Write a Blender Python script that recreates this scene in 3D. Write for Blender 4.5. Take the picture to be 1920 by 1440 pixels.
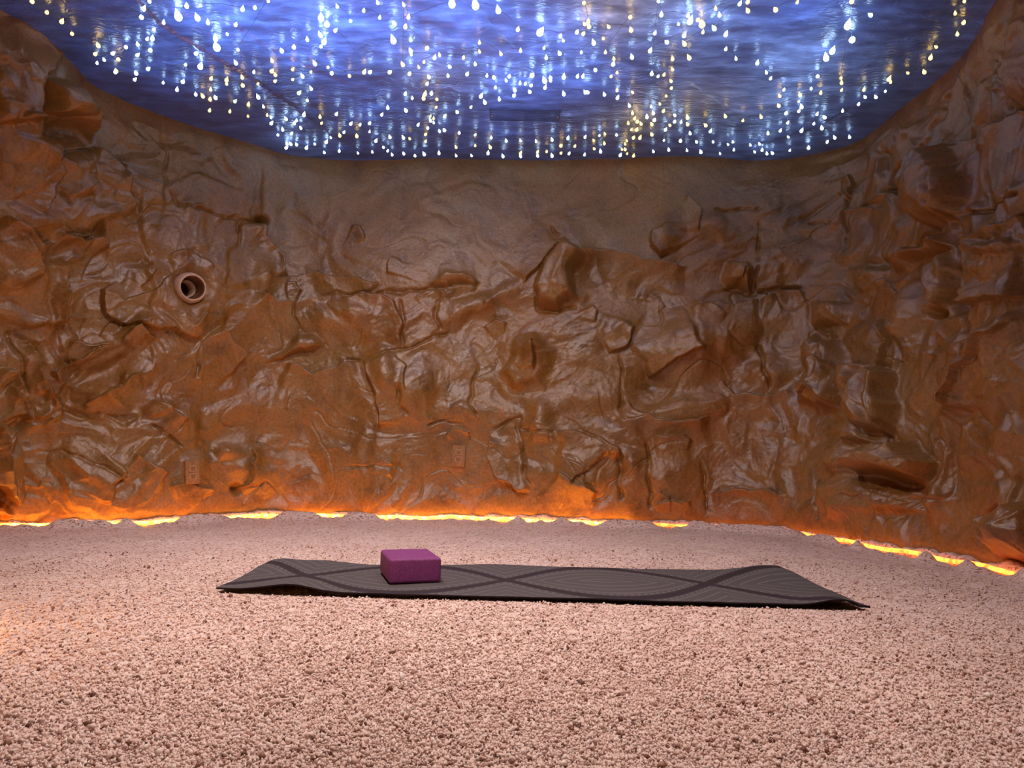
import bpy, bmesh, math, random
import numpy as np
from mathutils import Matrix, Vector

for o in list(bpy.data.objects):
    bpy.data.objects.remove(o, do_unlink=True)
SC = bpy.context.scene
COL = SC.collection
rng = np.random.default_rng(7)
random.seed(7)

# ------------------------------------------------------------------ camera
FPX, CX, CY = 1387.0, 960.0, 720.0
HCAM = 0.43
PITCH = math.atan(127.0 / FPX)
ROLL = math.radians(1.0)
_f = np.array([0, math.cos(PITCH), math.sin(PITCH)])
_u0 = np.array([0, -math.sin(PITCH), math.cos(PITCH)])
_x = np.array([1.0, 0, 0])
_r = math.cos(ROLL) * _x + math.sin(ROLL) * _u0
_u = -math.sin(ROLL) * _x + math.cos(ROLL) * _u0
CAMP = np.array([0, 0, HCAM])
cd = bpy.data.cameras.new('camera')
cd.sensor_width = 36.0
cd.lens = 36.0 * FPX / 1920.0
cd.clip_start = 0.02
cam = bpy.data.objects.new('camera', cd)
COL.objects.link(cam)
M = Matrix.Identity(4)
for i in range(3):
    M[i][0], M[i][1], M[i][2], M[i][3] = _r[i], _u[i], -_f[i], CAMP[i]
cam.matrix_world = M
SC.camera = cam

def ray(px, py):
    d = _f + (px - CX) / FPX * _r - (py - CY) / FPX * _u
    return d
def at_z(px, py, z):
    d = ray(px, py)
    return CAMP + d * ((z - HCAM) / d[2])
def project(P):
    D = P - CAMP
    w = np.maximum(D @ _f, 1e-3)
    return CX + FPX * (D @ _r) / w, CY - FPX * (D @ _u) / w, D @ _f

# ------------------------------------------------------------------ world, exposure
W = bpy.data.worlds.new('world')
SC.world = W
W.use_nodes = True
W.node_tree.nodes['Background'].inputs[0].default_value = (0.02, 0.02, 0.03, 1)
W.node_tree.nodes['Background'].inputs[1].default_value = 0.05
SC.view_settings.view_transform = 'Standard'
SC.view_settings.look = 'None'
SC.view_settings.gamma = 1.0
SC.view_settings.use_curve_mapping = False
SC.view_settings.exposure = 0.6
ZC = 2.40            # ceiling height
ADDED_LAMP_W = 62.0          # watts of each added, unseen ceiling lamp
ROPE_L, ROPE_R = 14.0, 3.0
BULB_C, BULB_W = 6.0, 3.6
PLENUM = 0.8

# ------------------------------------------------------------------ helpers
def tag(o, label=None, cat=None, group=None, kind=None):
    if label: o['label'] = label
    if cat: o['category'] = cat
    if group: o['group'] = group
    if kind: o['kind'] = kind
    return o
def empty(name, loc=(0, 0, 0)):
    o = bpy.data.objects.new(name, None)
    COL.objects.link(o)
    o.location = loc
    o.empty_display_size = 0.05
    return o
def link(name, me, mat=None, parent=None):
    o = bpy.data.objects.new(name, me)
    COL.objects.link(o)
    if mat is not None and not me.materials:
        me.materials.append(mat)
    if parent: o.parent = parent
    return o
def np_mesh(name, V, F, smooth=True):
    V = np.asarray(V, dtype=np.float32); F = np.asarray(F, dtype=np.int32)
    k = F.shape[1]
    me = bpy.data.meshes.new(name)
    me.vertices.add(len(V)); me.vertices.foreach_set('co', V.ravel())
    me.loops.add(F.size); me.loops.foreach_set('vertex_index', F.ravel())
    me.polygons.add(len(F))
    me.polygons.foreach_set('loop_start', np.arange(0, F.size, k, dtype=np.int32))
    me.polygons.foreach_set('loop_total', np.full(len(F), k, dtype=np.int32))
    me.polygons.foreach_set('use_smooth', np.full(len(F), smooth, dtype=bool))
    me.update(calc_edges=True)
    return me
def grid_faces(nr, nc, wrap=False):
    r = np.arange(nr - 1)[:, None]
    c = np.arange(nc if wrap else nc - 1)[None, :]
    c2 = (c + 1) % nc
    return np.stack([r * nc + c, r * nc + c2, (r + 1) * nc + c2, (r + 1) * nc + c], -1).reshape(-1, 4)
def bm_mesh(name, bm, smooth=False):
    me = bpy.data.meshes.new(name)
    bm.to_mesh(me); bm.free()
    for p in me.polygons: p.use_smooth = smooth
    return me
def lathe(name, prof, n=32, closed=True):
    prof = np.array(prof, float)
    a = np.linspace(0, 2 * np.pi, n, endpoint=False)
    V = np.stack([prof[:, None, 0] * np.cos(a), prof[:, None, 0] * np.sin(a), prof[:, None, 1] + 0 * a], -1).reshape(-1, 3)
    return np_mesh(name, V, grid_faces(len(prof), n, True))
def tube(name, P, r, n=6):
    P = np.asarray(P, float)
    T = np.gradient(P, axis=0); T /= np.linalg.norm(T, axis=1, keepdims=True) + 1e-9
    up = np.array([0, 0, 1.0])
    S = np.cross(T, up); S /= np.linalg.norm(S, axis=1, keepdims=True) + 1e-9
    U = np.cross(S, T)
    a = np.linspace(0, 2 * np.pi, n, endpoint=False)
    rr = np.broadcast_to(np.asarray(r, float), (len(P),))
    V = P[:, None] + rr[:, None, None] * (np.cos(a)[None, :, None] * S[:, None] + np.sin(a)[None, :, None] * U[:, None])
    return np_mesh(name, V.reshape(-1, 3), grid_faces(len(P), n, True))

# -- noise
_perm = rng.permutation(512)
_g = rng.uniform(0, 2 * np.pi, 512)
def perlin(x, y, seed=0):
    xi = np.floor(x).astype(np.int64); yi = np.floor(y).astype(np.int64)
    xf = x - xi; yf = y - yi
    def gr(ix, iy, dx, dy):
        h = _perm[(_perm[(ix + seed * 37) & 511] + iy + seed * 91) & 511]
        a = _g[h]
        return np.cos(a) * dx + np.sin(a) * dy
    u = xf * xf * xf * (xf * (xf * 6 - 15) + 10); v = yf * yf * yf * (yf * (yf * 6 - 15) + 10)
    a = gr(xi, yi, xf, yf); b = gr(xi + 1, yi, xf - 1, yf)
    c = gr(xi, yi + 1, xf, yf - 1); d = gr(xi + 1, yi + 1, xf - 1, yf - 1)
    return ((a + (b - a) * u) + ((c + (d - c) * u) - (a + (b - a) * u)) * v) * 1.4
def fbm(x, y, oct=4, seed=0, gain=0.5):
    s = 0 * x; a = 1.0
    for i in range(oct):
        s = s + a * perlin(x * 2 ** i, y * 2 ** i, seed + i * 5); a *= gain
    return s
def voronoi(x, y, seed=0):
    xi = np.floor(x).astype(np.int64); yi = np.floor(y).astype(np.int64)
    d1 = np.full(x.shape, 9.0); d2 = np.full(x.shape, 9.0)
    ID = np.zeros(x.shape, np.int64); OX = 0 * x; OY = 0 * x
    for i in (-1, 0, 1):
        for j in (-1, 0, 1):
            h = _perm[(_perm[(xi + i + seed * 17) & 511] + yi + j) & 511]
            px = xi + i + 0.1 + 0.8 * (_g[h] / 6.2832); py = yi + j + 0.1 + 0.8 * (_g[(h * 7 + 3) & 511] / 6.2832)
            ox, oy = x - px, y - py
            d = np.sqrt(ox * ox + oy * oy)
            cl = d < d1
            d2 = np.where(cl, d1, np.minimum(d2, d))
            d1 = np.where(cl, d, d1); ID = np.where(cl, h, ID); OX = np.where(cl, ox, OX); OY = np.where(cl, oy, OY)
    return d1, d2, ID, OX, OY
def sstep(a, b, x):
    t = np.clip((x - a) / (b - a), 0, 1)
    return t * t * (3 - 2 * t)

# -- material helpers
def new_mat(name):
    m = bpy.data.materials.new(name); m.use_nodes = True
    nt = m.node_tree
    return m, nt, nt.nodes['Principled BSDF']
def node(nt, t, **kw):
    n = nt.nodes.new(t)
    for k, v in kw.items():
        if k.startswith('in_'):
            n.inputs[int(k[3:])].default_value = v
        else:
            setattr(n, k, v)
    return n
def ramp(nt, fac, stops):
    r = node(nt, 'ShaderNodeValToRGB')
    e = r.color_ramp.elements
    while len(e) < len(stops): e.new(0.5)
    for q, (p, c) in zip(e, stops):
        q.position = p; q.color = (*c, 1) if len(c) == 3 else c
    nt.links.new(fac, r.inputs[0])
    return r
def math_n(nt, op, a, b=None, c=None):
    n = node(nt, 'ShaderNodeMath', operation=op)
    for i, v in enumerate((a, b, c)):
        if v is None: continue
        if isinstance(v, (int, float)): n.inputs[i].default_value = v
        else: nt.links.new(v, n.inputs[i])
    return n.outputs[0]
def mix_c(nt, fac, a, b, blend='MIX'):
    n = node(nt, 'ShaderNodeMix', data_type='RGBA', blend_type=blend)
    for i, v in ((0, fac), (6, a), (7, b)):
        if isinstance(v, (int, float)): n.inputs[i].default_value = v
        elif isinstance(v, tuple): n.inputs[i].default_value = (*v, 1) if len(v) == 3 else v
        else: nt.links.new(v, n.inputs[i])
    return n.outputs[2]
def obj_coord(nt):
    return node(nt, 'ShaderNodeTexCoord').outputs['Object']
def noise_n(nt, co, scale, detail=4, rough=0.55):
    n = node(nt, 'ShaderNodeTexNoise'); n.inputs['Scale'].default_value = scale
    n.inputs['Detail'].default_value = detail; n.inputs['Roughness'].default_value = rough
    nt.links.new(co, n.inputs['Vector'])
    return n.outputs['Fac']
def bump_n(nt, bsdf, h, strength, dist, prev=None):
    b = node(nt, 'ShaderNodeBump'); b.inputs['Strength'].default_value = strength; b.inputs['Distance'].default_value = dist
    nt.links.new(h, b.inputs['Height'])
    if prev is not None: nt.links.new(prev, b.inputs['Normal'])
    if bsdf is not None: nt.links.new(b.outputs[0], bsdf.inputs['Normal'])
    return b.outputs[0]
def emit_mat(name, col, strength):
    m, nt, b = new_mat(name)
    b.inputs['Base Color'].default_value = (*col, 1)
    b.inputs['Emission Color'].default_value = (*col, 1)
    b.inputs['Emission Strength'].default_value = strength
    b.inputs['Roughness'].default_value = 0.3
    return m

def mat_rock():
    m, nt, b = new_mat('painted_rock')
    co = obj_coord(nt)
    big = noise_n(nt, co, 1.3, 5, 0.6)
    mid = noise_n(nt, co, 6.0, 6, 0.65)
    fine = noise_n(nt, co, 70.0, 4, 0.6)
    c1 = ramp(nt, big, [(0.3, (0.275, 0.105, 0.016)), (0.5, (0.285, 0.135, 0.028)), (0.7, (0.275, 0.145, 0.045))]).outputs[0]
    c2 = ramp(nt, mid, [(0.28, (0.45, 0.40, 0.36)), (0.5, (1, 1, 1)), (0.75, (1.2, 1.1, 0.95))]).outputs[0]
    c3 = mix_c(nt, 0.75, c1, c2, 'MULTIPLY')
    sp = ramp(nt, fine, [(0.3, (0.55, 0.52, 0.50)), (0.5, (0.95, 0.95, 0.95)), (0.65, (1.15, 1.15, 1.12))]).outputs[0]
    c4 = mix_c(nt, 0.8, c3, sp, 'MULTIPLY')
    nt.links.new(c4, b.inputs['Base Color'])
    rr = ramp(nt, mid, [(0.3, (0.28,) * 3), (0.7, (0.48,) * 3)]).outputs[0]
    nt.links.new(rr, b.inputs['Roughness'])
    b.inputs['Specular IOR Level'].default_value = 1.0
    n1 = bump_n(nt, None, noise_n(nt, co, 20.0, 6, 0.60), 0.35, 0.010)
    n2 = bump_n(nt, None, fine, 0.5, 0.004, n1)
    bump_n(nt, b, noise_n(nt, co, 190.0, 2, 0.6), 0.45, 0.0022, n2)
    return m
def mat_salt(name, grains=False):
    m, nt, b = new_mat(name)
    co = obj_coord(nt)
    if grains:
        at = node(nt, 'ShaderNodeAttribute', attribute_name='tone')
        f = at.outputs['Fac']
        c = ramp(nt, f, [(0.0, (0.17, 0.065, 0.04)), (0.10, (0.40, 0.22, 0.16)), (0.17, (0.80, 0.59, 0.52)), (0.7, (0.89, 0.69, 0.61)), (1.0, (0.94, 0.82, 0.76))]).outputs[0]
    else:
        v = node(nt, 'ShaderNodeTexVoronoi'); v.inputs['Scale'].default_value = 130.0
        nt.links.new(co, v.inputs['Vector'])
        sx = node(nt, 'ShaderNodeSeparateColor'); nt.links.new(v.outputs['Color'], sx.inputs[0])
        c = ramp(nt, sx.outputs[0], [(0.0, (0.26, 0.11, 0.075)), (0.10, (0.46, 0.26, 0.20)), (0.18, (0.74, 0.53, 0.46)), (0.7, (0.83, 0.63, 0.56)), (1.0, (0.90, 0.77, 0.71))]).outputs[0]
        bump_n(nt, b, v.outputs['Distance'], 0.6, 0.004)
    pat = ramp(nt, noise_n(nt, co, 2.2, 5, 0.65), [(0.3, (0.86, 0.82, 0.80)), (0.6, (1, 1, 1))]).outputs[0]
    c = mix_c(nt, 0.8, c, pat, 'MULTIPLY')
    nt.links.new(c, b.inputs['Base Color'])
    b.inputs['Roughness'].default_value = 0.55
    b.inputs['Specular IOR Level'].default_value = 0.35
    return m

# ------------------------------------------------------------------ the room's plan
base_px = [(0, 968), (60, 968), (200, 966), (330, 962), (440, 955), (540, 952), (700, 957), (900, 957), (1000, 963), (1150, 968),
           (1250, 970), (1350, 973), (1500, 983), (1620, 1003), (1740, 1021), (1840, 1037), (1920, 1052)]
top_px = [(10, 22), (70, 62), (125, 105), (170, 158), (250, 196), (330, 225), (400, 246), (470, 268), (540, 291), (600, 297), (800, 298),
          (960, 300), (1100, 298), (1250, 293), (1330, 293), (1400, 301), (1480, 298), (1540, 287), (1620, 264), (1645, 238),
          (1700, 195), (1760, 150), (1830, 72), (1858, 5)]
CEN = np.array([-0.25, 2.2])
ZB = 0.05
bw = [at_z(x, y, ZB)[:2] for x, y in base_px] + [np.array(p) for p in [(1.98, 1.9), (2.1, 0.9), (1.8, -0.5), (0.8, -1.2), (-0.6, -1.3), (-1.9, -0.7), (-2.7, 0.7), (-2.95, 2.2)]]
tw = [at_z(x, y, ZC)[:2] for x, y in top_px] + [np.array(p) for p in [(2.05, 2.2), (2.0, 0.9), (1.7, -0.5), (0.8, -1.15), (-0.6, -1.2), (-1.7, -0.6), (-2.3, 0.8), (-2.4, 2.2)]]
NPH = 4096
PH = np.linspace(-np.pi, np.pi, NPH, endpoint=False)
def radial(pts, sig):
    p = np.array(pts) - CEN
    a = np.arctan2(p[:, 1], p[:, 0]); r = np.hypot(p[:, 0], p[:, 1])
    o = np.argsort(a); a, r = a[o], r[o]
    a = np.concatenate([a - 2 * np.pi, a, a + 2 * np.pi]); r = np.tile(r, 3)
    R = np.interp(PH, a, r)
    k = np.exp(-0.5 * (np.fft.fftfreq(NPH) * sig * 2 * np.pi) ** 2)
    return np.real(np.fft.ifft(np.fft.fft(R) * k))
RB = radial(bw, 34); RT = radial(tw, 14)
def rb(ph): return np.interp(ph, PH, RB, period=2 * np.pi)
def rt(ph): return np.interp(ph, PH, RT, period=2 * np.pi)
def wall_xy(ph, z):
    t = np.clip((z - ZB) / (ZC - ZB), 0, 1.06)
    r = rb(ph) + (rt(ph) - rb(ph)) * (t ** 1.15)
    return CEN[0] + r * np.cos(ph), CEN[1] + r * np.sin(ph)

# ------------------------------------------------------------------ sculpted relief of the rock wall
# C = crack, L = ledge (raised on the right-hand side walking along), P = raised slab, B = bump
REL = []
def C(pts, w=2.4, d=0.014): REL.append(('C', pts, w, d))
def L(pts, a=0.035, w=38): REL.append(('L', pts, a, w))
def P(pts, a=0.05, e=9): REL.append(('P', pts, a, e))
def B(x, y, rx, ry, a, rot=0): REL.append(('B', (x, y, rx, ry, rot), a, 0))
# left part
P([(-40, 40), (30, 28), (85, 50), (122, 98), (108, 128), (66, 140), (40, 220), (-40, 230)], .07, 10)
P([(70, 140), (120, 150), (150, 190), (168, 266), (128, 214), (68, 208)], .10, 7)
B(105, 245, 34, 26, -.10, 35)
C([(302, 217), (310, 273), (312, 317), (308, 350)]); C([(312, 350), (330, 377), (337, 388), (377, 395), (410, 402), (440, 405), (452, 415), (450, 447), (443, 473)], 3, .018)
C([(453, 415), (487, 413), (500, 413)]); L([(490, 410), (500, 440), (533, 482), (540, 520)], .05, 30)
B(494, 410, 9, 8, -.06)
L([(165, 275), (193, 287), (217, 317), (233, 367), (248, 406)], .05, 45); L([(222, 308), (253, 323), (283, 347), (310, 350)], .035, 40)
C([(66, 137), (67, 200), (93, 307), (110, 360), (120, 395)], 3.5, .025); L([(96, 250), (93, 307), (80, 370), (60, 400)], .05, 50)
L([(0, 195), (45, 210), (66, 205)], .03, 30); C([(170, 285), (120, 285), (95, 270)], 3, .02)
P([(100, 285), (165, 290), (160, 370), (115, 365)], .035, 10)
B(48, 405, 45, 26, .05, 20); B(150, 398, 55, 30, .05, 10); L([(90, 432), (150, 452), (190, 446), (205, 470)], .05, 28); B(180, 433, 8, 9, -.05)
B(30, 485, 40, 55, .07, -15); L([(0, 402), (30, 420), (60, 450), (92, 455)], .04, 30)
L([(116, 480), (116, 516), (117, 617)], .06, 45); L([(123, 534), (135, 588), (164, 597)], .03, 18)
L([(379, 642), (361, 635), (310, 621), (253, 612), (206, 603), (188, 588), (191, 545), (215, 520)], .04, 70)
B(150, 655, 80, 26, .035, -22); B(235, 715, 85, 22, .035, -32); B(315, 772, 50, 20, .035, 28); B(255, 622, 40, 16, .03, -25); B(190, 745, 60, 22, .03, 30)
L([(60, 640), (80, 700), (110, 750), (125, 790)], .05, 40); C([(15, 620), (40, 680), (50, 740)], 3, .02)
C([(376, 642), (372, 668), (372, 711)]); L([(408, 610), (433, 642), (466, 676)], .06, 35)
P([(500, 676), (530, 655), (562, 632), (590, 634), (612, 650), (596, 660), (541, 670)], .06, 8)
C([(507, 677), (541, 666), (596, 655), (618, 642)], 3, .02); L([(534, 677), (563, 689), (592, 697), (639, 684), (664, 672)], .045, 45)
L([(484, 512), (505, 520), (556, 516), (563, 511), (639, 518), (696, 527), (716, 529)], .03, 28)
C([(716, 529), (692, 551), (640, 553), (600, 556)]); L([(473, 545), (494, 558), (513, 567), (552, 569), (621, 556)], .05, 26)
B(490, 525, 16, 28, .04); C([(549, 570), (560, 603), (569, 624)]); B(630, 600, 55, 26, .05, -10)
P([(-60, 770), (0, 790), (22, 816), (40, 856), (46, 913), (42, 944), (0, 915), (-60, 890)], .18, 6)
P([(-60, 935), (10, 940), (26, 968), (-60, 985)], .05, 6)
B(455, 862, 24, 30, .045); B(448, 917, 10, 7, -.05); C([(455, 915), (478, 908), (500, 905)]); L([(448, 918), (470, 900), (478, 860), (466, 835)], .03, 25); B(425, 850, 18, 10, .03, -25)
L([(318, 910), (350, 906), (397, 913), (402, 930)], .035, 22); L([(250, 850), (290, 872), (320, 885)], .03, 30); C([(55, 850), (110, 845), (190, 870), (240, 905)], 3, .01); L([(240, 880), (215, 910), (205, 945)], .03, 30)
C([(280, 790), (330, 830), (345, 845)]); B(520, 760, 90, 40, .03, -8); B(500, 890, 50, 30, .03)
L([(95, 702), (150, 670), (205, 650)], .03, 16); L([(150, 762), (200, 735), (245, 690)], .03, 16); L([(190, 742), (230, 716), (262, 698)], .025, 12); L([(280, 745), (320, 765), (352, 790)], .03, 14); L([(130, 636), (180, 648), (215, 638)], .025, 14); L([(225, 640), (255, 612), (290, 640)], .025, 14)
L([(20, 720), (50, 750), (60, 790)], .03, 18); L([(0, 690), (30, 700), (45, 720)], .03, 16); L([(100, 420), (120, 440), (165, 440)], .03, 14); L([(20, 430), (45, 470), (60, 520)], .035, 18)
# middle
L([(640, 557), (712, 555), (737, 565), (749, 589), (757, 613), (751, 654)], .03, 45); C([(692, 551), (761, 547), (813, 543), (829, 539), (882, 537), (898, 541)], 3, .018)
C([(745, 555), (757, 590), (755, 640), (751, 655)]); C([(819, 557), (817, 589), (825, 621)]); B(852, 527, 30, 9, .035); L([(805, 537), (830, 520), (880, 519), (905, 530)], .03, 20)
C([(640, 672), (680, 674), (721, 666), (751, 656), (793, 646), (829, 629), (853, 617)], 2.6, .016); B(885, 578, 55, 14, .035, -20); B(945, 555, 40, 12, .025, -35)
L([(712, 803), (710, 774), (704, 742), (692, 710), (680, 676)], .05, 40); B(722, 695, 16, 34, .045, -12); C([(741, 718), (749, 758), (765, 786)], 3.4, .022); B(765, 735, 26, 40, .03)
C([(898, 678), (886, 722), (884, 754), (898, 774), (906, 786)]); L([(725, 520), (728, 500), (735, 480)], .02, 20)
P([(1055, 449), (1095, 478), (1076, 517), (1079, 558), (1043, 580), (1008, 577), (1001, 540), (1022, 488)], .075, 8)
L([(1050, 446), (1075, 464), (1123, 468), (1172, 476), (1212, 484), (1244, 494), (1290, 497)], .05, 24); B(1110, 508, 24, 36, -.06, 20)
L([(1055, 450), (1023, 488), (998, 517), (982, 537)], .03, 30); C([(1004, 545), (1008, 579), (1043, 583), (1083, 577)], 3, .02); C([(1033, 424), (1051, 442)])
L([(1236, 488), (1224, 464), (1218, 430)], .05, 35); B(1245, 440, 18, 40, .03)
P([(962, 735), (945, 700), (970, 640), (1002, 628), (1038, 655), (1031, 702), (1017, 730)], .055, 12); L([(1000, 640), (1014, 668), (1008, 700)], .035, 18); B(1005, 650, 14, 20, .03)
L([(1192, 609), (1176, 645), (1147, 666)], .035, 30); C([(1164, 662), (1168, 718), (1164, 742), (1166, 780)], 2.6, .016)
B(1295, 640, 85, 48, .07, -22); B(1225, 715, 30, 36, -.06, 10); L([(1320, 655), (1280, 672), (1244, 688), (1212, 706)], .05, 45); B(1270, 770, 80, 28, .045, -10)
L([(1170, 750), (1205, 775), (1260, 792), (1330, 780)], .035, 40); B(1150, 610, 40, 20, .03, -30); B(1115, 745, 55, 16, .02)
L([(998, 927), (938, 899), (914, 855), (922, 811)], .045, 30); C([(922, 811), (976, 782), (982, 875), (998, 927)], 3.4, .022); B(880, 770, 40, 22, .03)
L([(1043, 807), (1083, 809), (1123, 819), (1160, 839), (1163, 863)], .05, 60); C([(1160, 843), (1164, 944)], 3.4, .022); C([(1210, 823), (1220, 903), (1220, 960)], 3.2, .02)
B(1015, 780, 17, 24, .04); B(1020, 818, 20, 14, .035); C([(978, 807), (1043, 809)]); B(1183, 868, 14, 24, .04); B(1085, 890, 50, 32, .035); L([(1045, 880), (1080, 905), (1125, 925)], .03, 26)
B(1265, 890, 40, 34, .03); L([(1225, 820), (1260, 815), (1300, 822)], .03, 24); L([(1225, 948), (1260, 935), (1300, 940)], .03, 20); C([(800, 800), (830, 790), (870, 795)])
C([(640, 880), (700, 870), (770, 880)], 3, .008); C([(730, 905), (745, 880), (738, 860)], 3, .01)
# right part
P([(1349, 528), (1358, 499), (1376, 489), (1398, 497), (1408, 520), (1406, 550), (1360, 537)], .06, 7)
C([(1417, 500), (1417, 530), (1413, 555), (1380, 548), (1349, 541)], 2.8, .018); C([(1413, 553), (1460, 545), (1509, 540)], 3, .02); C([(1422, 420), (1418, 500)]); C([(1327, 398), (1400, 395), (1427, 403)])
L([(1420, 565), (1470, 555), (1515, 548)], .04, 26); B(1450, 500, 50, 30, .04, -20)
P([(1523, 572), (1560, 566), (1601, 568), (1592, 608), (1525, 618)], .045, 8); L([(1514, 626), (1545, 624), (1575, 631)], .04, 20)
P([(1508, 650), (1530, 633), (1580, 642), (1595, 700), (1588, 762), (1540, 776), (1503, 752)], .07, 11); L([(1588, 762), (1545, 740), (1520, 748), (1505, 740)], .025, 18); L([(1530, 690), (1560, 680), (1590, 690)], .03, 30)
P([(1596, 690), (1638, 684), (1679, 695), (1689, 764), (1674, 814), (1638, 812), (1605, 764)], .10, 7); C([(1650, 684), (1640, 705), (1628, 732), (1614, 762)], 7, .05)
P([(1619, 890), (1628, 860), (1679, 828), (1716, 833), (1748, 869), (1736, 900), (1670, 884)], .12, 8); P([(1580, 775), (1610, 765), (1650, 830), (1600, 840)], .05, 9)
B(1590, 862, 24, 26, .06); B(1685, 905, 34, 9, -.05, 15); P([(1545, 910), (1600, 895), (1680, 915), (1720, 960), (1560, 975)], .04, 14); B(1750, 935, 16, 34, .05)
P([(1676, 514), (1714, 458), (1730, 466), (1786, 436), (1794, 458), (1742, 486), (1704, 506)], .08, 7); C([(1670, 482), (1720, 443), (1738, 420)], 4, .03); B(1640, 490, 26, 8, -.04, -10)
C([(1798, 420), (1803, 466), (1812, 580), (1816, 704)], 4, .03); B(1803, 568, 14, 20, -.07); B(1762, 590, 11, 10, -.06)
P([(1752, 500), (1788, 470), (1799, 500), (1795, 560), (1772, 585), (1755, 545)], .06, 7); L([(1920, 557), (1867, 562), (1821, 571)], .05, 60); B(1865, 462, 38, 8, .04)
L([(1789, 775), (1810, 735), (1830, 695), (1876, 631), (1925, 600)], -.03, 30); B(1800, 745, 14, 40, .05, 28); B(1850, 670, 20, 50, .05, 38); B(1895, 615, 18, 40, .05, 50)
B(1853, 975, 15, 18, -.07, 30); P([(1868, 1012), (1888, 962), (1925, 940), (1980, 950), (1980, 1060), (1880, 1046)], .10, 8)
P([(1647, 355), (1660, 317), (1687, 300), (1723, 293), (1707, 323), (1687, 340), (1690, 363), (1667, 362)], -.12, 6)
P([(1698, 340), (1733, 287), (1763, 273), (1787, 287), (1810, 333), (1806, 400), (1750, 428), (1700, 400)], .10, 10)
C([(1847, 113), (1853, 180), (1852, 210)], 3.4, .02); C([(1780, 167), (1763, 207), (1740, 253), (1713, 290)], 2.8, .018); L([(1920, 200), (1863, 213), (1833, 240), (1787, 267), (1760, 272)], -.04, 40)
C([(1587, 327), (1580, 353), (1590, 373), (1587, 400), (1585, 473)], 2.8, .018); C([(1587, 403), (1633, 377), (1650, 360)]); C([(1520, 427), (1560, 413)]); L([(1593, 327), (1600, 345), (1594, 370)], .03, 20)
C([(1793, 407), (1847, 387), (1913, 360)], 3, .02); L([(1807, 447), (1863, 430), (1925, 398)], .04, 40); C([(1790, 307), (1790, 400), (1797, 453)], 3.4, .022)
B(1460, 420, 60, 40, .03, 30); B(1340, 430, 40, 18, .03, 35); B(1440, 700, 30, 26, .045); C([(1420, 640), (1435, 690), (1445, 735)], 3, .018); L([(1350, 712), (1380, 735), (1440, 745), (1490, 725)], .03, 24)
C([(1318, 860), (1322, 940), (1326, 968)], 2.6, .016); L([(1330, 925), (1400, 915), (1480, 925)], .03, 24); C([(1545, 900), (1546, 975)], 2.6, .014); B(1700, 600, 22, 60, .04, 10); L([(1660, 590), (1672, 640), (1660, 700)], .04, 36)
B(1400, 620, 60, 22, .035, -25); L([(1300, 560), (1360, 575), (1420, 565)], .03, 30)
for i in range(26):   # small wrinkles scattered over the plaster skin
    x0 = random.uniform(80, 1860); y0 = random.uniform(330, 920); a = random.uniform(-0.9, 0.9); l = random.uniform(18, 48)
    L([(x0, y0), (x0 + l * math.cos(a), y0 + l * math.sin(a)), (x0 + 2 * l * math.cos(a + .5), y0 + 2 * l * math.sin(a + .5))], random.uniform(.01, .022), random.uniform(12, 26))

def seg_dist(X, Y, pts):
    """distance, signed side and along-parameter to a polyline"""
    D = np.full(X.shape, 1e9); S = 0 * X; T = 0 * X
    pts = np.array(pts, float)
    ln = np.hypot(*np.diff(pts, axis=0).T); cum = np.concatenate([[0], np.cumsum(ln)]); tot = cum[-1]
    for i in range(len(pts) - 1):
        a, b = pts[i], pts[i + 1]; d = b - a; l2 = d @ d
        t = np.clip(((X - a[0]) * d[0] + (Y - a[1]) * d[1]) / l2, 0, 1)
        ox = X - a[0] - t * d[0]; oy = Y - a[1] - t * d[1]
        dd = np.hypot(ox, oy)
        m = dd < D
        sd = (ox * -d[1] + oy * d[0])
        S = np.where(m, np.sign(sd), S); T = np.where(m, (cum[i] + t * ln[i]) / tot, T); D = np.where(m, dd, D)
    return D, S, T
def inside(X, Y, pts):
    c = np.zeros(X.shape, bool); n = len(pts)
    for i in range(n):
        x1, y1 = pts[i]; x2, y2 = pts[(i + 1) % n]
        k = ((y1 > Y) != (y2 > Y)) & (X < (x2 - x1) * (Y - y1) / ((y2 - y1) + 1e-9) + x1)
        c ^= k
    return c
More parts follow.
